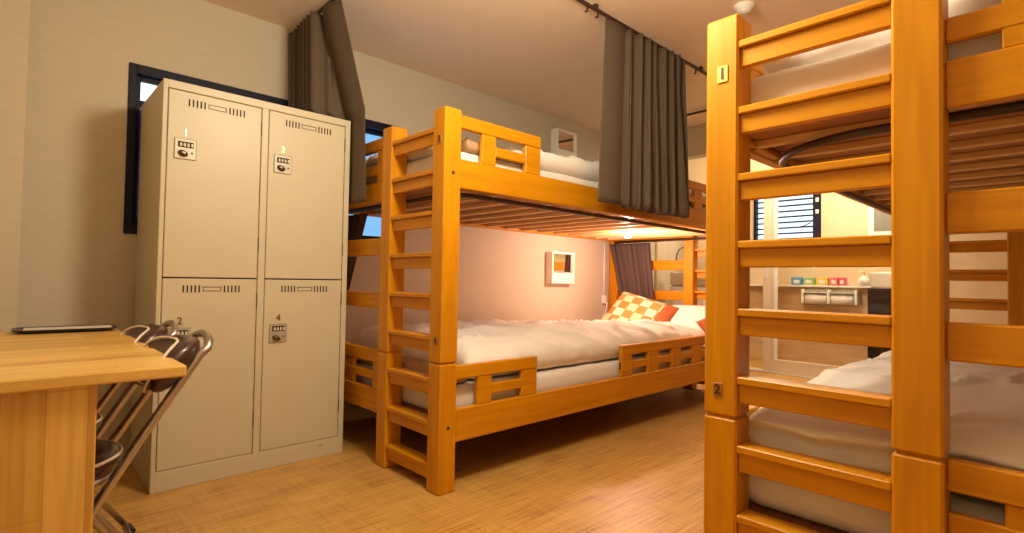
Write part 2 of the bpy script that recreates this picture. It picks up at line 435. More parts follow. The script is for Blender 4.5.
# ------------------------------------------------------------------ bedding
def slab(bm, x0, x1, y0, y1, z0, zt, nx=60, ny=36, r=.05, wr=0, ws=3, seed=0, hang=None, edge=1.0, pw=2.2):
    """soft closed slab: top surface zt(x,y) callable or number, rounded rim, wrinkle noise"""
    f = zt if callable(zt) else (lambda x, y: zt)
    def shape(i, n):
        t = i/n; return .5-.5*math.cos(PI*t) if True else t
    top, bot = {}, {}
    for i in range(nx+1):
        for j in range(ny+1):
            s, t = shape(i, nx), shape(j, ny)
            x = x0+(x1-x0)*s; y = y0+(y1-y0)*t
            dx = min(x-x0, x1-x)/r; dy = min(y-y0, y1-y)/r
            e = 1.0
            for d in (dx, dy):
                d = min(1, max(0, d)); e *= (1-(1-d)**pw)**(1/pw)
            zf = f(x, y); zm = (zf+z0)/2
            n1 = noise.fractal(Vector((x*ws, y*ws, seed)), .9, 2.1, 4)
            n2 = noise.noise(Vector((x*ws*1.7+9, y*ws*.7, seed+3)))
            n3 = noise.noise(Vector((x*ws*1.1+y*ws*1.5, (y-x)*ws*.8+4, seed+8)))
            w = wr*(n1*.8 - abs(n2)*1.2+.2 + 1.1*max(0, 1-abs(n3)*5)**1.5)
            ox = wr*.9*noise.noise(Vector((y*6, seed, x*2))) ; oy = wr*.9*noise.noise(Vector((x*6, seed+5, y*2)))
            top[i, j] = bm.verts.new((x+ox, y+oy, zm+(zf-zm)*e+w*e))
            bot[i, j] = bm.verts.new((x+ox, y+oy, zm-(zm-z0)*e)) if 0 < i < nx and 0 < j < ny else top[i, j]
    for i in range(nx):
        for j in range(ny):
            bm.faces.new((top[i, j], top[i+1, j], top[i+1, j+1], top[i, j+1]))
            q = (bot[i, j], bot[i, j+1], bot[i+1, j+1], bot[i+1, j])
            if len(set(q)) == 4:
                try: bm.faces.new(q)
                except ValueError: pass
def soft(name, mat, label, cat, group=None, **k):
    bm = BM(); slab(bm, **k); o = obj(name, bm, mat, None, True)
    return tag(o, label, cat, group)
def bump2(x, y, cx, cy, sx, sy, h): return h*math.exp(-((x-cx)/sx)**2-((y-cy)/sy)**2)

b1x0, b1x1, b1y0, b1y1 = 1.373+.075, 1.373+3.15-.075, 1.89+.055, 1.89+1.36-.055
b2x0, b2x1, b2y0, b2y1 = 1.465+.075, 1.465+3.15-.075, .737-1.36+.055, .737-.055
soft('mattress', SHEET, 'white sheeted mattress on the lower deck of the bunk by the back wall', 'mattress', x0=b1x0+.02, x1=b1x1, y0=b1y0+.005, y1=b1y1, z0=.302, zt=.445, r=.035, wr=.003, ws=5, seed=2, nx=50, ny=30, pw=2.6)
def d1(x, y):
    z = .585 + bump2(x, y, 2.2, 2.75, .7, .5, .055) + bump2(x, y, 3.2, 2.3, .8, .35, .045) + bump2(x, y, 1.8, 2.2, .35, .3, .02)
    z += .03*math.exp(-((y-2.15)/.14)**2)
    return z - max(0, x-3.2)*.075
soft('duvet', DUVET, 'puffy white duvet spread over the lower bunk by the back wall', 'duvet', x0=1.60, x1=4.0, y0=b1y0+.01, y1=b1y1-.005, z0=.448, zt=d1, r=.09, wr=.024, ws=2.6, seed=11, nx=150, ny=80)
def fold(name, mat, label, cat, **k): return soft(name, mat, label, cat, **k)
soft('blanket', TANF, 'brown blanket edge folded between duvet and mattress at the ladder end', 'blanket', x0=1.47, x1=1.60, y0=1.97, y1=3.0, z0=.452, zt=.51, r=.03, wr=.008, ws=8, seed=5, nx=16, ny=50)
soft('mattress', SHEET, 'white mattress on the upper deck of the bunk by the back wall', 'mattress', x0=b1x0+.01, x1=b1x1, y0=b1y0, y1=b1y1, z0=1.381, zt=1.535, r=.03, wr=.003, ws=5, seed=3, nx=50, ny=30, pw=2.6)
def d2(x, y): return 1.63 + bump2(x, y, 2.6, 2.2, .6, .4, .03) - .06*math.exp(-((x-1.75)/.12)**2)
soft('duvet', DUVET, 'white duvet on the upper bunk bed by the back wall, near the taupe curtain', 'duvet', x0=1.64, x1=4.2, y0=b1y0-.0, y1=b1y1-.02, z0=1.538, zt=d2, r=.045, wr=.018, ws=3.4, seed=21, nx=110, ny=50)
soft('blanket', TANF, 'tan blanket corner poking out beside the ladder post of the upper back bunk', 'blanket', x0=1.545, x1=1.70, y0=1.945, y1=2.16, z0=1.54, zt=1.60, r=.03, wr=.012, ws=9, seed=35, nx=20, ny=24)
soft('folded_sheet', SHEET, 'crumpled white sheet beside the ladder on the upper bunk by the back wall', 'sheet', x0=1.46, x1=1.63, y0=2.17, y1=2.95, z0=1.54, zt=lambda x, y: 1.615+bump2(x, y, 1.55, 2.3, .1, .12, .02), r=.05, wr=.03, ws=8, seed=31, nx=24, ny=60)

soft('mattress', SHEET, 'white sheeted mattress on the lower deck of the right foreground bunk', 'mattress', x0=b2x0+.015, x1=b2x1, y0=b2y0, y1=b2y1-.005, z0=.302, zt=.455, r=.05, wr=.004, ws=6, seed=41, nx=60, ny=36, pw=2.4)
def d3(x, y):
    t = min(1, max(0, (x-1.6)/.5))
    z = .585 + .03*t + bump2(x, y, 2.3, -.05, .7, .42, .08)
    return z - max(0, x-3.4)*.04
def duvet2():
    bm = BM(); slab(bm, x0=1.575, x1=4.1, y0=b2y0+.01, y1=b2y1-.01, z0=.458, zt=d3, r=.075, wr=.015, ws=3.2, seed=51, nx=160, ny=100)
    # fold seams round the open end, so the end reads as stacked layers
    for v in bm.verts:
        if v.co.x < 1.85:
            k = (1.85-v.co.x)/.27
            s = math.sin((v.co.z-.46)*80 + 2.6*noise.noise(Vector((v.co.y*3, 1, 2))))
            v.co.x += -.024*k*s + .03*k*noise.noise(Vector((v.co.y*9, v.co.z*16, 4)))
    o = obj('duvet', bm, DUVET, None, True); tag(o, 'thick white duvet heaped on the lower deck of the right foreground bunk', 'duvet')
duvet2()
soft('mattress', SHEET, 'greyish white mattress on the upper deck of the right foreground bunk', 'mattress', x0=b2x0+.015, x1=b2x1, y0=b2y0, y1=b2y1, z0=1.381, zt=1.548, r=.04, wr=.004, ws=5, seed=61, nx=60, ny=36, pw=2.4)
soft('duvet', DUVET, 'white duvet seen between the top rungs of the right foreground bunk', 'duvet', x0=1.60, x1=4.1, y0=b2y0, y1=b2y1-.03, z0=1.551, zt=lambda x, y: 1.645+bump2(x, y, 1.9, .3, .3, .3, .02), r=.06, wr=.024, ws=4, seed=71, nx=100, ny=60)

def cushion(name, mat, label, cat, loc, mtx, sx=.5, sy=.5, th=.14, back=None, pinch=.06):
    bm = BM(); n = 26; top, bot = {}, {}
    for i in range(n+1):
        for j in range(n+1):
            s, t = -1+2*i/n, -1+2*j/n
            px = s*(1-pinch*(1-t*t)*1.0*abs(s)); py = t*(1-pinch*(1-s*s)*abs(t))
            h = th/2*((1-s**4)*(1-t**4))**.55
            h += .006*noise.noise(Vector((s*3, t*3, loc[0])))*(1-s*s)*(1-t*t)
            top[i, j] = bm.verts.new((px*sx/2, py*sy/2, h))
            bot[i, j] = top[i, j] if i in (0, n) or j in (0, n) else bm.verts.new((px*sx/2, py*sy/2, -h))
    for i in range(n):
        for j in range(n):
            bm.faces.new((top[i, j], top[i+1, j], top[i+1, j+1], top[i, j+1]))
            bm.faces.new((bot[i, j], bot[i, j+1], bot[i+1, j+1], bot[i+1, j]))
    me = bpy.data.meshes.new(name); bm.to_mesh(me); bm.free()
    me.materials.append(mat)
    for p in me.polygons: p.use_smooth = True
    if back:
        me.materials.append(back)
        for p in me.polygons:
            if p.center.z < 0: p.material_index = 1
            # rust coloured border along one side of the front
            elif p.center.x > sx*.30: p.material_index = 1
    o = bpy.data.objects.new(name, me); COL.objects.link(o)
    o.matrix_world = Matrix.Translation(loc) @ mtx.to_4x4()
    return tag(o, label, cat)
def frame_from(ax, nrm):
    z = Vector(nrm).normalized(); x = (Vector(ax)-z*Vector(ax).dot(z)).normalized(); y = z.cross(x)
    return Matrix((x, y, z)).transposed()
cushion('patchwork_cushion', CHECK, 'orange and cream patchwork cushion leaning at the head of the lower bunk', 'cushion', (4.10, 2.68, .635), frame_from((.15, -.88, -.30), (-.62, -.22, .70)), .60, .46, .13, back=RUST)
cushion('pillow', DUVET, 'plump white pillow behind the patchwork cushion', 'pillow', (4.28, 2.22, .615), frame_from((.05, -1, .05), (-.62, -.05, .72)), .62, .36, .14)
cushion('rust_cushion', RUST, 'plain rust cushion at the aisle edge beside the white pillow', 'cushion', (4.20, 2.02, .585), frame_from((.75, -.3, .3), (-.5, -.55, .55)), .22, .22, .09)

# ------------------------------------------------------------------ curtains
def curtain(name, top, bot, folds, amp, mat, label, cat='curtain', zfun=None, nx=None, nz=22, flat=0, seed=0, ampb=None, parent_rail=None, sway=0):
    nx = nx or folds*14
    T0, T1 = Vector(top[0]), Vector(top[1]); Q0, Q1 = Vector(bot[0]), Vector(bot[1])
    nrm = (T1-T0).cross(Vector((0, 0, 1))).normalized()
    bm = BM(); g = {}
    for i in range(nx+1):
        s = i/nx
        ph = 2*PI*folds*max(0, s-flat)/(1-flat)
        for j in range(nz+1):
            t = j/nz
            P = (T0+(T1-T0)*s)*(1-t)+(Q0+(Q1-Q0)*s)*t
            a = amp*(1-t)+(ampb if ampb is not None else amp)*t
            k = .25 if s < flat else 1
            ir = 1+.5*noise.noise(Vector((s*folds*.7, seed, 0)))
            d = a*k*ir*(math.sin(ph+sway*t*noise.noise(Vector((s*4, 7, seed)))*3)*(1) + .25*math.sin(2.3*ph+1.1+t)) if s >= flat else a*.35*math.sin(s/flat*PI*1.0)
            P = P + nrm*d
            P += (T1-T0).normalized()*a*.35*math.sin(2*ph+.5)*(0 if s < flat else 1)*(.4+.6*t)
            P.z += .006*math.sin(ph*1.0+2)*(t > .97)
            g[i, j] = bm.verts.new(P)
    for i in range(nx):
        for j in range(nz): bm.faces.new((g[i, j], g[i+1, j], g[i+1, j+1], g[i, j+1]))
    o = obj(name, bm, mat, None, True)
    md = o.modifiers.new('thick', 'SOLIDIFY'); md.thickness = .003; md.offset = 0
    return tag(o, label, cat)
curtain('curtain', ((2.36, 1.775, 2.395), (3.23, 1.775, 2.395)), ((2.31, 1.775, 1.365), (3.29, 1.775, 1.372)), 8, .042, CURT, 'taupe curtain bunched on the ceiling rail in front of the upper bunk', flat=.22, seed=3, ampb=.05, sway=1.5)
def left_curtain():
    # hangs from the end rail between the lockers and the bunk; squeezed into the gap below the locker top
    bm = BM(); nx, nz = 110, 40; g = {}
    for i in range(nx+1):
        s = i/nx
        for j in range(nz+1):
            t = j/nz; z = 2.395-(2.395-1.34)*t
            ytop = 3.235-.60*s
            ybot = 3.16-.60*s
            y = ytop*(1-t)+ybot*t
            wide = max(0, (s-.62)/.38)
            ph = 2*PI*7*min(s, .66)/.66
            tt = max(0, min(1, (t-.53)/.035)); am = .040*(1-tt)+.008*tt
            if s < .66: d = am*math.sin(ph)+am*.3*math.sin(ph*2.1+1)
            else: d = am*.5*math.sin((s-.66)/.34*PI*1.2)
            wl = max(0, min(1, (.675-s)/.03))
            ka = max(0, min(1, (t-.535)/.035)); kb = min(1, t/.56); kx = wl*ka+(1-wl)*kb
            x = 1.215*(1-kx)+1.353*kx
            g[i, j] = bm.verts.new((x-d, y+am*.3*math.sin(2*ph), z))
    for i in range(nx):
        for j in range(nz): bm.faces.new((g[i, j], g[i+1, j], g[i+1, j+1], g[i, j+1]))
    o = obj('curtain', bm, CURT, None, True)
    md = o.modifiers.new('thick', 'SOLIDIFY'); md.thickness = .003; md.offset = 0
    tag(o, 'taupe curtain hanging from the ceiling between the lockers and the bunk end', 'curtain')
left_curtain()
curtain('curtain', ((1.505, 3.20, 1.315), (1.505, 2.82, 1.315)), ((1.505, 3.20, .86), (1.505, 3.04, .86)), 5, .014, CURT2, 'short dark curtain gathered inside the lower bunk beside the lockers', seed=9)
curtain('curtain', ((4.405, 3.22, 1.315), (4.405, 2.76, 1.315)), ((4.405, 3.04, .62), (4.405, 2.70, .62)), 7, .022, CURT2, 'brown curtain drawn behind the reading lamp at the head of the lower bunk', seed=12, sway=1)

def ceiling_rail():
    t = thing('ceiling_curtain_rail', 'dark brown curtain rail fixed to the ceiling above the back bunk', 'curtain rail', (2.8, 1.775, 2.425))
    ox, oy, oz = -2.8, -1.775, -2.425
    pts = []; r = .12; x0, x1 = 1.215, 4.283
    pts.append((x0, 3.25))
    pts += [(x0+r-r*math.cos(R(a)), 1.775+r-r*math.sin(R(a))) for a in range(0, 91, 15)]
    pts += [(x1-r+r*math.sin(R(a)), 1.775+r-r*math.cos(R(a))) for a in range(0, 91, 15)]
    pts.append((x1, 3.25))
    bm = BM(); tube(bm, [(x+ox, y+oy, 2.412+oz) for x, y in pts], .011, 8)
    obj('rail', bm, RAILM, t, True)
    for x in (1.9, 2.27, 3.45, 4.0):
        bm = BM(); box(bm, x+ox-.012, x+ox+.012, -.012, .012, 2.42+oz, 2.44+oz, .002); obj('bracket', bm, RAILM, t)
    for x in (2.20, 2.29, 3.38):
        bm = BM(); tube(bm, [(x+ox, 0, 2.402+oz), (x+ox, 0, 2.375+oz), (x+ox-.02, 0, 2.368+oz)], .005); obj('glider', bm, RAILM, t, True)
ceiling_rail()

# ------------------------------------------------------------------ lockers
def lockers():
    X0, X1, Y0, Y1, H = .466, 1.335, 2.7102, 3.237, 1.79
    t = thing('locker', 'tall beige steel four-door locker cabinet against the window', 'locker', ((X0+X1)/2, (Y0+Y1)/2, 0))
    ox, oy = -(X0+X1)/2, -(Y0+Y1)/2
    def bx(bm, a, b, c, d, e, f, bev=.002): box(bm, a+ox, b+ox, c+oy, d+oy, e, f, bev)
    bm = BM()
    bx(bm, X0, X1, Y0+.02, Y1, .0, H, .004)
    cols = ((.4865, .8745), (.9095, 1.3045)); zr = ((.090, .921), (.925, 1.752))
    bx(bm, X0, cols[0][0]-.002, Y0, Y0+.021, 0, H); bx(bm, cols[0][1]+.002, cols[1][0]-.002, Y0, Y0+.021, .088, H-.036); bx(bm, cols[1][1]+.002, X1, Y0, Y0+.021, 0, H)
    bx(bm, cols[0][0]-.003, cols[1][1]+.003, Y0, Y0+.021, 1.754, H); bx(bm, cols[0][0]-.003, cols[1][1]+.003, Y0, Y0+.021, 0, .088)
    obj('body', bm, LOCK, t)
    bm = BM()
    for a, b in cols:
        bx(bm, a-.003, b+.003, Y0+.0185, Y0+.0205, .087, 1.755, 0)
    obj('door_gap_shade', bm, DARK, t)  # dark sheet behind the doors, paints the shade in their gaps
    nums = {(0, 1): '1', (1, 1): '3', (0, 0): '2', (1, 0): '4'}
    for ci, (a, b) in enumerate(cols):
        for ri, (za, zb) in enumerate(zr):
            bm = BM(); bx(bm, a+.001, b-.001, Y0+.001, Y0+.018, za+.001, zb-.001, .0025)
            d = obj('door', bm, LOCK, t)
            yf = Y0+.001
            cx = (a+b)/2; zv = zb-.047
            for sgn in (-1, 1):
                bm = BM()
                for k in range(5):
                    x = cx+sgn*(.052+k*.0155); bx(bm, x-.003, x+.003, yf-.0006, yf+.001, zv-.016, zv+.016, 0)
                obj('vent_slots', bm, DARK, d)
            bm = BM()
            for (p, q, r, s) in ((cx-.038, cx+.038, zv+.007, zv+.011), (cx-.038, cx+.038, zv-.011, zv-.007), (cx-.038, cx-.034, zv-.011, zv+.011), (cx+.034, cx+.038, zv-.011, zv+.011)):
                bx(bm, p, q, yf-.002, yf+.001, r, s, .0005)
            obj('label_holder', bm, simple_cache('holder', (.22, .17, .09), .45), d)
            for z in (zb-.10, za+.16):
                bm = BM(); bx(bm, b-.0015, b+.0025, yf-.003, yf+.004, z-.035, z+.035, .001); obj('hinge', bm, simple_cache('hinge', (.12, .09, .05), .5), d)
            lx0, lx1 = a+.026, a+.113; lz1 = zb-.212; lz0 = lz1-.092
            if ri == 0: lz1 = zb-.215; lz0 = lz1-.097
            bm = BM(); bx(bm, lx0, lx1, yf-.006, yf+.001, lz0, lz1, .003)
            lk = obj('combination_lock', bm, STEEL, d)
            bm = BM(); bx(bm, lx0+.014, lx1-.012, yf-.0068, yf-.005, lz1-.040, lz1-.014, .001); obj('dial_window', bm, DARK, lk)
            for k in range(4):
                x = lx0+.021+k*.0145
                bm = BM(); bx(bm, x, x+.009, yf-.0095, yf-.006, lz1-.036, lz1-.020, .002); obj('dial', bm, SILVER, lk)
            bm = BM(); lathe(bm, [(.019, 0), (.020, .004), (.018, .013), (.009, .016), (.001, .016)], n=20, sy=.62)
            bmesh.ops.rotate(bm, cent=(0, 0, 0), matrix=Matrix.Rotation(PI/2, 3, 'X'), verts=bm.verts)
            bmesh.ops.rotate(bm, cent=(0, 0, 0), matrix=Matrix.Rotation(R(25), 3, 'Y'), verts=bm.verts)
            bmesh.ops.translate(bm, vec=(lx0+.034+ox, yf-.006+oy, lz0+.025), verts=bm.verts)
            obj('knob', bm, simple_cache('knobdark', (.16, .13, .09), .35, 1), lk, True)
            bm = BM(); lathe(bm, [(.004, 0), (.004, .002), (.001, .002)], n=12)
            bmesh.ops.rotate(bm, cent=(0, 0, 0), matrix=Matrix.Rotation(PI/2, 3, 'X'), verts=bm.verts)
            bmesh.ops.translate(bm, vec=(lx1-.018+ox, yf-.006+oy, lz0+.030), verts=bm.verts)
            obj('keyhole', bm, DARK, lk)
            text('numeral', nums[ci, ri], .044, BRASS if ri else simple_cache('bronze_num', (.25, .14, .04), .4, .4), d, face_negy((lx0+lx1)/2+.0+ox, yf-.0012+oy, lz1+.026), .0012)
    bm = BM(); bx(bm, 1.20, 1.222, Y0-.001, Y0+.001, .055, .064, .0004); obj('maker_badge', bm, STEEL, t)
lockers()

# ------------------------------------------------------------------ desk, tray, chairs
def desk():
    X0, X1, Y0, Y1, z1 = XL+.005, .320, 1.468, 2.668, .72
    t = thing('desk', 'laminated pine desk with a panel leg in the left foreground', 'desk', ((X0+X1)/2, (Y0+Y1)/2, 0))
    ox, oy = -(X0+X1)/2, -(Y0+Y1)/2
    bm = BM(); box(bm, X0+ox, X1+ox, Y0+oy, Y1+oy, z1-.027, z1, .004, 2); obj('tabletop', bm, PINE_X, t)
    for y in (Y0+.022, Y1-.06):
        bm = BM(); box(bm, X0+.01+ox, .153+ox, y+oy, y+.036+oy, 0, z1-.027, .003); obj('panel_leg', bm, PINE_Z, t)
    bm = BM(); box(bm, X0+.01+ox, X0+.03+ox, Y0+.058+oy, Y1-.06+oy, .3, z1-.027, .003); obj('back_panel', bm, PINE_Z, t)
desk()
def tray():
    t = thing('tray', 'thin black tray with a pale inlay lying on the desk', 'tray', (.165, 2.575, .7205))
    bm = BM()
    pr = [(.122, .060, 0), (.146, .078, .008), (.150, .082, .014), (.146, .078, .014), (.128, .064, .006)]
    rings = []
    for a, b, z in pr:
        ring = []
        for k in range(28):
            an = 2*PI*k/28; c, s = math.cos(an), math.sin(an)
            ring.append(bm.verts.new((a*math.copysign(abs(c)**.35, c), b*math.copysign(abs(s)**.35, s), z)))
        rings.append(ring)
    for A, C in zip(rings, rings[1:]):
        for k in range(28): bm.faces.new((A[k], A[(k+1) % 28], C[(k+1) % 28], C[k]))
    bm.faces.new(rings[0][::-1]); bm.faces.new(rings[-1])
    obj('tray_body', bm, BLACK, t)
    obj('inlay', B(-.120, .135, -.052, .056, .0062, .0125, bev=.002), GREY, t)
    t.rotation_euler = (0, 0, R(-3))
tray()

def chair():
    t = thing('folding_chair', 'brown padded folding chair pushed under the near end of the desk', 'chair', (.18, 1.77, 0), 0, None)
    w = .11
    # front frame: inverted U hoop running from the feet over the back rest
    def zx(z): return .413-.18-(.752-z)*.627
    hoop = []
    for sgn, seq in ((-1, (0, .12, .3, .5, .66, .72)), (1, (.72, .66, .5, .3, .12, 0))):
        for z in seq:
            sp = w+(.06*max(0, (.5-z)/.5))
            hoop.append((zx(z), sgn*sp, z+.011*(z == 0)))
        if sgn == -1:
            for a in range(20, 161, 20):
                hoop.append((zx(.72)+.012+.022*math.sin(R(a)), -w*math.cos(R(a)), .72+.045*math.sin(R(a))))
    bm = BM(); tube(bm, hoop, .0115, 10); obj('front_frame', bm, CHROME, t, True)
    for sgn in (-1, 1):
        bm = BM(); tube(bm, [(-.10, sgn*.125, .43), (.0, sgn*.14, .26), (.17, sgn*.165, .012)], .010, 10); leg = obj('rear_leg', bm, CHROME, t, True)
        bm = BM(); tube(bm, [(.158, sgn*.1635, .030), (.176, sgn*.166, .0)], .014, 10); obj('rubber_foot', bm, RUBBER, leg, True)
        bm = BM(); tube(bm, [(zx(.03), sgn*.166, .030), (zx(.0)-.005, sgn*.17, .0)], .015, 10); obj('rubber_foot', bm, RUBBER, t, True)
    bm = BM(); tube(bm, [(.150, -.162, .045), (.150, .162, .045)], .008, 8); obj('stretcher', bm, CHROME, t, True)
    bm = BM(); tube(bm, [(zx(.10), -.155, .10), (zx(.10), .155, .10)], .008, 8); obj('stretcher', bm, CHROME, t, True)
    # round seat with piping
    sx = -.120; sz = .43
    bm = BM(); lathe(bm, [(.0, -.02), (.130, -.02), (.168, .002), (.178, .030), (.170, .046), (.12, .054), (0, .056)], cx=sx, z0=sz, n=36); seat = obj('seat', bm, VINYL, t, True)
    bm = BM(); tube(bm, [(sx+.176*math.cos(2*PI*k/40), .176*math.sin(2*PI*k/40), sz+.041) for k in range(40)], .004, 6, closed=True); obj('piping', bm, PIPING, seat, True)
    bm = BM()
    tube(bm, [(sx+.165*math.cos(2*PI*k/36), .165*math.sin(2*PI*k/36), sz-.006) for k in range(36)], .008, 8, closed=True); obj('seat_ring', bm, CHROME, t, True)
    # curved backrest pad
    n, m = 22, 20; bm = BM(); G = []
    edge = []
    for i in range(n+1):
        s = -1+2*i/n; ring = []
        wy = .155*s; cxp = zx(.69)-.022+.045*(-s*s)   # wraps forward at both sides
        e = (1-abs(s)**5)**.5 if abs(s) < 1 else 0.02
        for k in range(m):
            a = 2*PI*k/m
            dz = .070*e*math.copysign(abs(math.sin(a))**.8, math.sin(a)); dx = .042*max(e, .25)*math.cos(a)
            ring.append(bm.verts.new((cxp+dx+dz*.55, wy, .69+dz)))
        G.append(ring)
    for A, C in zip(G, G[1:]):
        for k in range(m): bm.faces.new((A[k], A[(k+1) % m], C[(k+1) % m], C[k]))
    bm.faces.new(G[0][::-1]); bm.faces.new(G[-1])
    bk = obj('backrest', bm, VINYL, t, True)
    pts = []
    for k in range(40):
        a = 2*PI*k/40; s = .93*math.copysign(abs(math.cos(a))**.45, math.cos(a)); dz = .064*math.copysign(abs(math.sin(a))**.6, math.sin(a))
        pts.append((zx(.69)-.022-.045*s*s-.032+dz*.55, .155*s, .69+dz))
    bm = BM(); tube(bm, pts, .0038, 6, closed=True); obj('piping', bm, PIPING, bk, True)
    return t
def dup(root, loc, label):
    r = root.copy(); COL.objects.link(r); r.location = loc; r['label'] = label
    for ch in list(root.children):
        c = ch.copy(); COL.objects.link(c); c.parent = r
        for g in ch.children:
            d = g.copy(); COL.objects.link(d); d.parent = c
    return r
ch = chair(); ch['group'] = 'folding chairs tucked under the desk'
dup(ch, (.18, 2.19, 0), 'brown padded folding chair tucked under the desk, farther one beside the lockers')

# ------------------------------------------------------------------ wall things
def mirror_box(z0, z1, label, X0, X1):
    t = thing('wall_mirror', label, 'mirror', ((X0+X1)/2, YW-.04, z0), group='mirrored boxes on the back wall')
    ox = -(X0+X1)/2; h = z1-z0
    bm = BM()
    w = .018
    box(bm, X0+ox, X1+ox, .02, .039, 0, h, .002)
    box(bm, X0+ox, X0+w+ox, -.04, .02, 0, h, .002); box(bm, X1-w+ox, X1+ox, -.04, .02, 0, h, .002)
    box(bm, X0+w+ox, X1-w+ox, -.04, .02, h-w, h, .002); box(bm, X0+w+ox, X1-w+ox, -.04, .02, 0, w, .002)
    obj('box_frame', bm, WHITE, t)
    bm = BM(); box(bm, X0+w+ox, X1-w+ox, -.032, -.026, h*.36, h-w, 0)
    bmesh.ops.rotate(bm, cent=(0, -.03, h*.7), matrix=Matrix.Rotation(R(4), 3, 'Z'), verts=bm.verts)
    obj('mirror', bm, MIRROR, t)
    o = obj('pocket_front', B(X0+w+ox, X1-w+ox, -.038, -.030, w, h*.36, bev=.002), WHITE, t)
    obj('ledge', B(X0+w+.01+ox, X1-w-.03+ox, -.046, -.036, h*.34, h*.37, bev=.002), STEEL, t)
mirror_box(.915, 1.20, 'white framed mirror box on the wall beside the lower bunk', 3.51, 3.82)
mirror_box(2.04, 2.315, 'white framed mirror box high on the wall above the upper bunk bedding', 3.55, 3.83)

def conduit():
    t = thing('wall_outlet', 'white wall outlet with cord cover in the corner by the patchwork cushion', 'outlet', (4.36, YW-.012, .6))
    bm = BM(); tube(bm, [(0, -.0, .72), (0, 0, .20)], .008, 8); obj('cord_cover', bm, WHITE, t, True)
    obj('socket', B(-.03, .03, -.012, .010, .12, .20, bev=.004, seg=2), WHITE, t)
    bm = BM(); tube(bm, [(0, -.012, .15), (0, -.04, .12), (-.01, -.03, .03), (-.05, -.02, -.03)], .006, 8); obj('cable', bm, WHITE, t, True)
conduit()
def reading_lamp():
    t = thing('reading_lamp', 'small glowing reading lamp under the slats of the upper bunk', 'lamp', (3.66, 2.50, 1.372))
    bm = BM(); lathe(bm, [(.045, 0), (.045, -.014), (.03, -.022), (0.001, -.022)], n=24); obj('lamp_base', bm, WHITE, t, True)
    bm = BM(); lathe(bm, [(.012, -.022), (.022, -.028), (.029, -.040), (.031, -.050), (.028, -.061), (.018, -.071), (.001, -.075)], n=32); obj('bulb', bm, LAMPM, t, True, label='glowing bulb')
    l = bpy.data.lights.new('reading_light', 'POINT'); l.energy = LAMP_E; l.color = (1, .63, .50); l.shadow_soft_size = .05
    o = bpy.data.objects.new('reading_light', l); COL.objects.link(o); o.location = (3.66, 2.50, 1.235)
LAMP_E = 40
reading_lamp()
def smoke():
    t = thing('smoke_detector', 'round white smoke detector on the ceiling', 'smoke detector', (2.84, 1.215, ZC))
    bm = BM(); lathe(bm, [(.055, 0), (.055, -.012), (.040, -.022), (.034, -.036), (.012, -.042), (.001, -.042)], n=32); obj('housing', bm, WHITE, t, True)
    bm = BM(); lathe(bm, [(.037, -.024), (.038, -.028), (.035, -.032)], n=32); obj('sensor_slot', bm, GREY, t, True)
smoke()

# ------------------------------------------------------------------ beyond the bunk: appliance, bag
def appliance():
    t = thing('small_fridge', 'pale grey small fridge beyond the foot of the back bunk', 'fridge', (5.42, 2.79, 0))
    obj('body', B(-.19, .21, -.21, .22, .02, 1.055, bev=.02, seg=3), GREY, t)
    d = obj('door', B(-.225, -.193, -.21, .22, .03, .90, bev=.012, seg=3), GREY, t)
    obj('door', B(-.225, -.193, -.21, .22, .912, 1.055, bev=.012, seg=3), GREY, t)
    obj('handle', B(-.235, -.224, -.19, -.17, .55, .85, bev=.003), WHITE, d)
    for x in (-.15, .17):
        for y in (-.17, .18):
            obj('foot', B(x-.02, x+.02, y-.02, y+.02, 0, .021, bev=.003), RUBBER, t)
appliance()
def bag():
    t = thing('basket_bag', 'small pale basket bag with a looped dark handle on the fridge', 'bag', (5.32, 2.885, 1.0555))
    bm = BM(); n = 20
    rings = []
    for z, a, b in ((0, .05, .085), (.05, .058, .10), (.11, .055, .105), (.145, .048, .105)):
        rings.append([bm.verts.new((a*math.copysign(abs(math.cos(2*PI*k/n))**.6, math.cos(2*PI*k/n)), b*math.copysign(abs(math.sin(2*PI*k/n))**.6, math.sin(2*PI*k/n)), z)) for k in range(n)])
    for A, C in zip(rings, rings[1:]):
        for k in range(n): bm.faces.new((A[k], A[(k+1) % n], C[(k+1) % n], C[k]))
    bm.faces.new(rings[0][::-1]); bm.faces.new(rings[-1])
    obj('bag_body', bm, CREAM, t, True)
    bm = BM(); tube(bm, [(-.058, .088*math.cos(R(a)), .13+.135*math.sin(R(a))) for a in range(0, 181, 12)], .007, 8); obj('handle', bm, simple_cache('dark_handle', (.10, .07, .06), .5), t, True, label='looped dark handle')
    bm = BM()
    for y in (-.088, .075): box(bm, -.064, -.055, y, y+.014, .02, .14, .002)
    obj('strap', bm, simple_cache('dark_handle', (.10, .07, .06), .5), t)
bag()

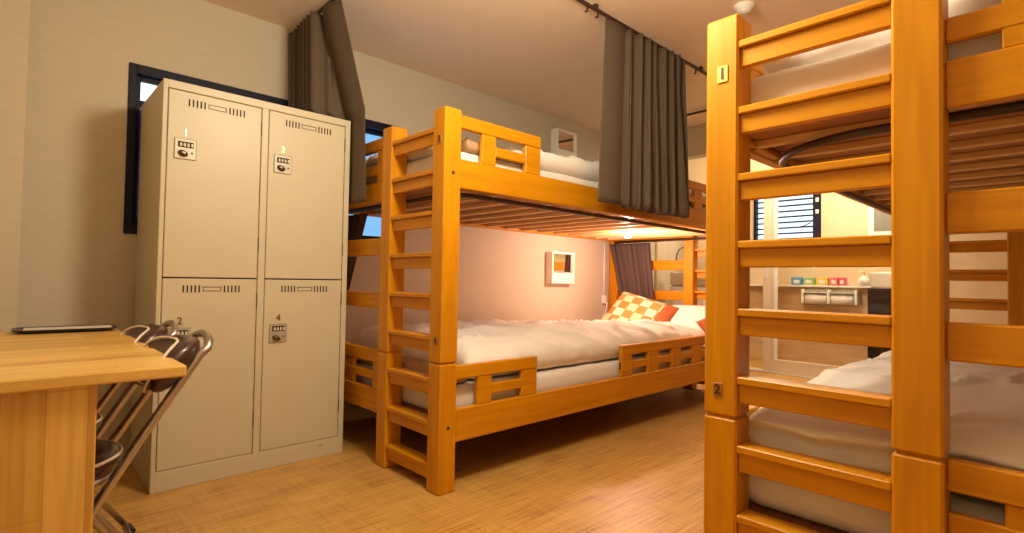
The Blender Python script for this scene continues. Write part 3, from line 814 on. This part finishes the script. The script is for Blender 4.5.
# ------------------------------------------------------------------ washroom
tag(obj('wall_shelf', B(6.775, 6.874, 1.50, 2.86, .918, .938, bev=.003), WHITE), 'long narrow white shelf below the louvre window', 'shelf')
cols = [('blue', (.10, .35, .65)), ('green', (.35, .60, .25)), ('yellow', (.85, .62, .12)), ('pink', (.80, .20, .22)), ('dark pink', (.70, .10, .20))]
ys = [tuple((2.413-(u-787)*.01103)*.988 for u in p) for p in ((792, 803), (804, 815), (816.5, 828), (829.5, 837), (838, 844))]
for (cn, c), (ya, yb) in zip(cols, ys):
    t = thing('small_box', '%s box in the coloured row on the washroom shelf' % cn, 'box', (6.82, (ya+yb)/2, .9385), group='coloured boxes on the washroom shelf')
    w = abs(ya-yb)/2-.002
    obj('carton', B(-.035, .035, -w, w, 0, .092, bev=.004), simple(cn.replace(' ', '_')+'_card', c, .6), t)
    obj('label', B(-.037, -.0345, -w*.6, w*.5, .02, .06, bev=.0005), WHITE, t)
def roll_holder():
    t = thing('paper_roll_holder', 'white double toilet paper holder with two rolls under the shelf', 'paper holder', (6.875, 1.925, .79))
    for y in (-.275, -.005, .265):
        obj('side_arm', B(-.13, 0, y-.014, y+.014, -.06, .10, bev=.006, seg=2), WHITE, t)
    obj('back_plate', B(-.012, -.0005, -.265, .255, -.04, .10, bev=.003), WHITE, t)
    for yc in (-.140, .130):
        bm = BM(); lathe(bm, [(.018, -.11), (.058, -.11), (.058, .11), (.018, .11)], n=28)
        bmesh.ops.rotate(bm, cent=(0, 0, 0), matrix=Matrix.Rotation(PI/2, 3, 'X'), verts=bm.verts)
        bmesh.ops.translate(bm, vec=(-.078, yc, -.01), verts=bm.verts)
        obj('paper_roll', bm, PAPER, t, True)
        bm = BM()
        box(bm, -.142, -.02, yc-.118, yc+.118, .060, .068, .002)
        obj('cover_flap', bm, WHITE, t)
        obj('roll_gap_shade', B(-.074, -.07, yc-.122, yc-.114, -.03, .02, bev=.001), DARK, t)  # dark strip painted for the shade between roll and arm
roll_holder()
def soap():
    t = thing('soap_dispenser', 'white pump soap bottle at the end of the shelf beside the basin', 'soap dispenser', (6.82, 1.59, .9385))
    bm = BM(); lathe(bm, [(.045, 0), (.055, .01), (.058, .05), (.050, .085), (.022, .105), (.018, .115)], n=24); obj('bottle', bm, WHITE, t, True)
    bm = BM(); tube(bm, [(0, 0, .112), (0, 0, .15), (-.01, .0, .158), (-.03, .03, .155)], .009, 8); obj('pump', bm, WHITE, t, True)
    obj('label', B(-.060, -.0565, -.018, .018, .03, .065, bev=.0005), GREY, t)
soap()
def vanity():
    t = thing('washbasin_cabinet', 'dark brown cabinet with a white washbasin behind the right bunk', 'washbasin', (6.64, 1.21, 0))
    obj('cabinet', B(-.20, .23, -.26, .26, .06, .915, bev=.003), CAB, t)
    obj('plinth', B(-.16, .20, -.24, .24, 0, .061, bev=.002), BLACK, t)
    for y in (-.128, .131):
        d = obj('door', B(-.213, -.201, y-.125, y+.123, .08, .90, bev=.003), CAB, t)
        obj('handle', B(-.226, -.213, y+(.10 if y < 0 else -.11), y+(.11 if y < 0 else -.10), .5, .62, bev=.002), STEEL, d)
    bm = BM(); n = 36
    pr = [(.205, .262, .916), (.212, .27, .94), (.215, .275, 1.06), (.22, .288, 1.085), (.20, .265, 1.08), (.17, .23, 1.0), (.05, .07, .96)]
    rings = []
    for a, b, z in pr:
        rings.append([bm.verts.new((a*math.copysign(abs(math.cos(2*PI*k/n))**.7, math.cos(2*PI*k/n)), b*math.copysign(abs(math.sin(2*PI*k/n))**.7, math.sin(2*PI*k/n)), z)) for k in range(n)])
    for A, C in zip(rings, rings[1:]):
        for k in range(n): bm.faces.new((A[k], A[(k+1) % n], C[(k+1) % n], C[k]))
    bm.faces.new(rings[0][::-1]); bm.faces.new(rings[-1])
    obj('basin', bm, WHITE, t, True, label='white oval basin')
    bm = BM(); tube(bm, [(.20, 0, 1.05), (.20, 0, 1.18), (.15, 0, 1.21), (.09, 0, 1.19)], .012, 10); obj('tap', bm, STEEL, t, True)
vanity()
def mirror_cab():
    t = thing('mirror_cabinet', 'white framed mirror cabinet on the washroom wall above the basin', 'mirror', (6.82, 1.26, 1.48))
    obj('cabinet', B(-.06, .079, -.275, .275, 0, .62, bev=.004), WHITE, t)
    obj('mirror', B(-.066, -.0605, -.235, .225, .05, .58, bev=.001), simple_cache('painted_reflection', (.20, .19, .18), .6, 0), t)  # matte grey painted in place of the mirror's reflection
mirror_cab()

# ------------------------------------------------------------------ lights
def ceiling_lamp(x, y, e, label, sz=.42, drop=0):
    t = thing('ceiling_lamp', label, 'ceiling lamp', (x, y, ZC-drop))
    if drop: obj('stem', B(-.012, .012, -.012, .012, -.001, drop-.001), WHITE, t)
    bm = BM(); lathe(bm, [(.04, 0), (sz/2, -.01), (sz/2, -.03), (sz/2-.01, -.035)], n=40); obj('lamp_rim', bm, WHITE, t, True)
    bm = BM(); lathe(bm, [(sz/2-.012, -.035), (sz/2-.03, -.06), (sz/3, -.075), (.001, -.08)], n=40); obj('diffuser', bm, CEILLAMP, t, True)
    l = bpy.data.lights.new('ceiling_light', 'POINT'); l.shadow_soft_size = sz*.4; l.energy = e; l.color = (1, .86, .64)
    o = bpy.data.objects.new('ceiling_light', l); COL.objects.link(o); o.location = (x, y, ZC-drop-.10-sz*.4)
ceiling_lamp(1.15, 1.08, 84, 'round ceiling lamp above the aisle between the bunks and the desk', drop=.14)
ceiling_lamp(5.05, 2.0, 52, 'round ceiling lamp beyond the bunks near the washroom', .3)
ceiling_lamp(6.22, 1.65, 40, 'round ceiling lamp inside the washroom', .25)

w = bpy.data.worlds.new('sky'); SC.world = w; w.use_nodes = True
bg = w.node_tree.nodes['Background']
bg.inputs[0].default_value = (.70, .88, 1, 1); bg.inputs[1].default_value = 2.4

# ------------------------------------------------------------------ camera
F_PX, CX, CY = 532.7597, 512.0476, 266.2604
yaw, pitch, roll = R(46.5845), R(1.4851), R(0.984)
F = Vector((math.cos(yaw)*math.cos(pitch), math.sin(yaw)*math.cos(pitch), math.sin(pitch)))
Rt = Vector((math.sin(yaw), -math.cos(yaw), 0)); U = Rt.cross(F)
R2 = Rt*math.cos(roll)+U*math.sin(roll); U2 = -Rt*math.sin(roll)+U*math.cos(roll)
cd = bpy.data.cameras.new('camera'); cam = bpy.data.objects.new('camera', cd); COL.objects.link(cam)
cd.sensor_fit = 'HORIZONTAL'; cd.sensor_width = 36; cd.lens = F_PX*36/1024
cd.shift_x = -(CX-512)/1024; cd.shift_y = (CY-266.5)/1024; cd.clip_start = .02
M = Matrix((R2, U2, -F)).transposed().to_4x4(); M.translation = (0, 0, .9381); cam.matrix_world = M
SC.camera = cam
vs = SC.view_settings; vs.view_transform = 'Standard'; vs.look = 'None'; vs.gamma = 1; vs.use_curve_mapping = False; vs.exposure = -.18
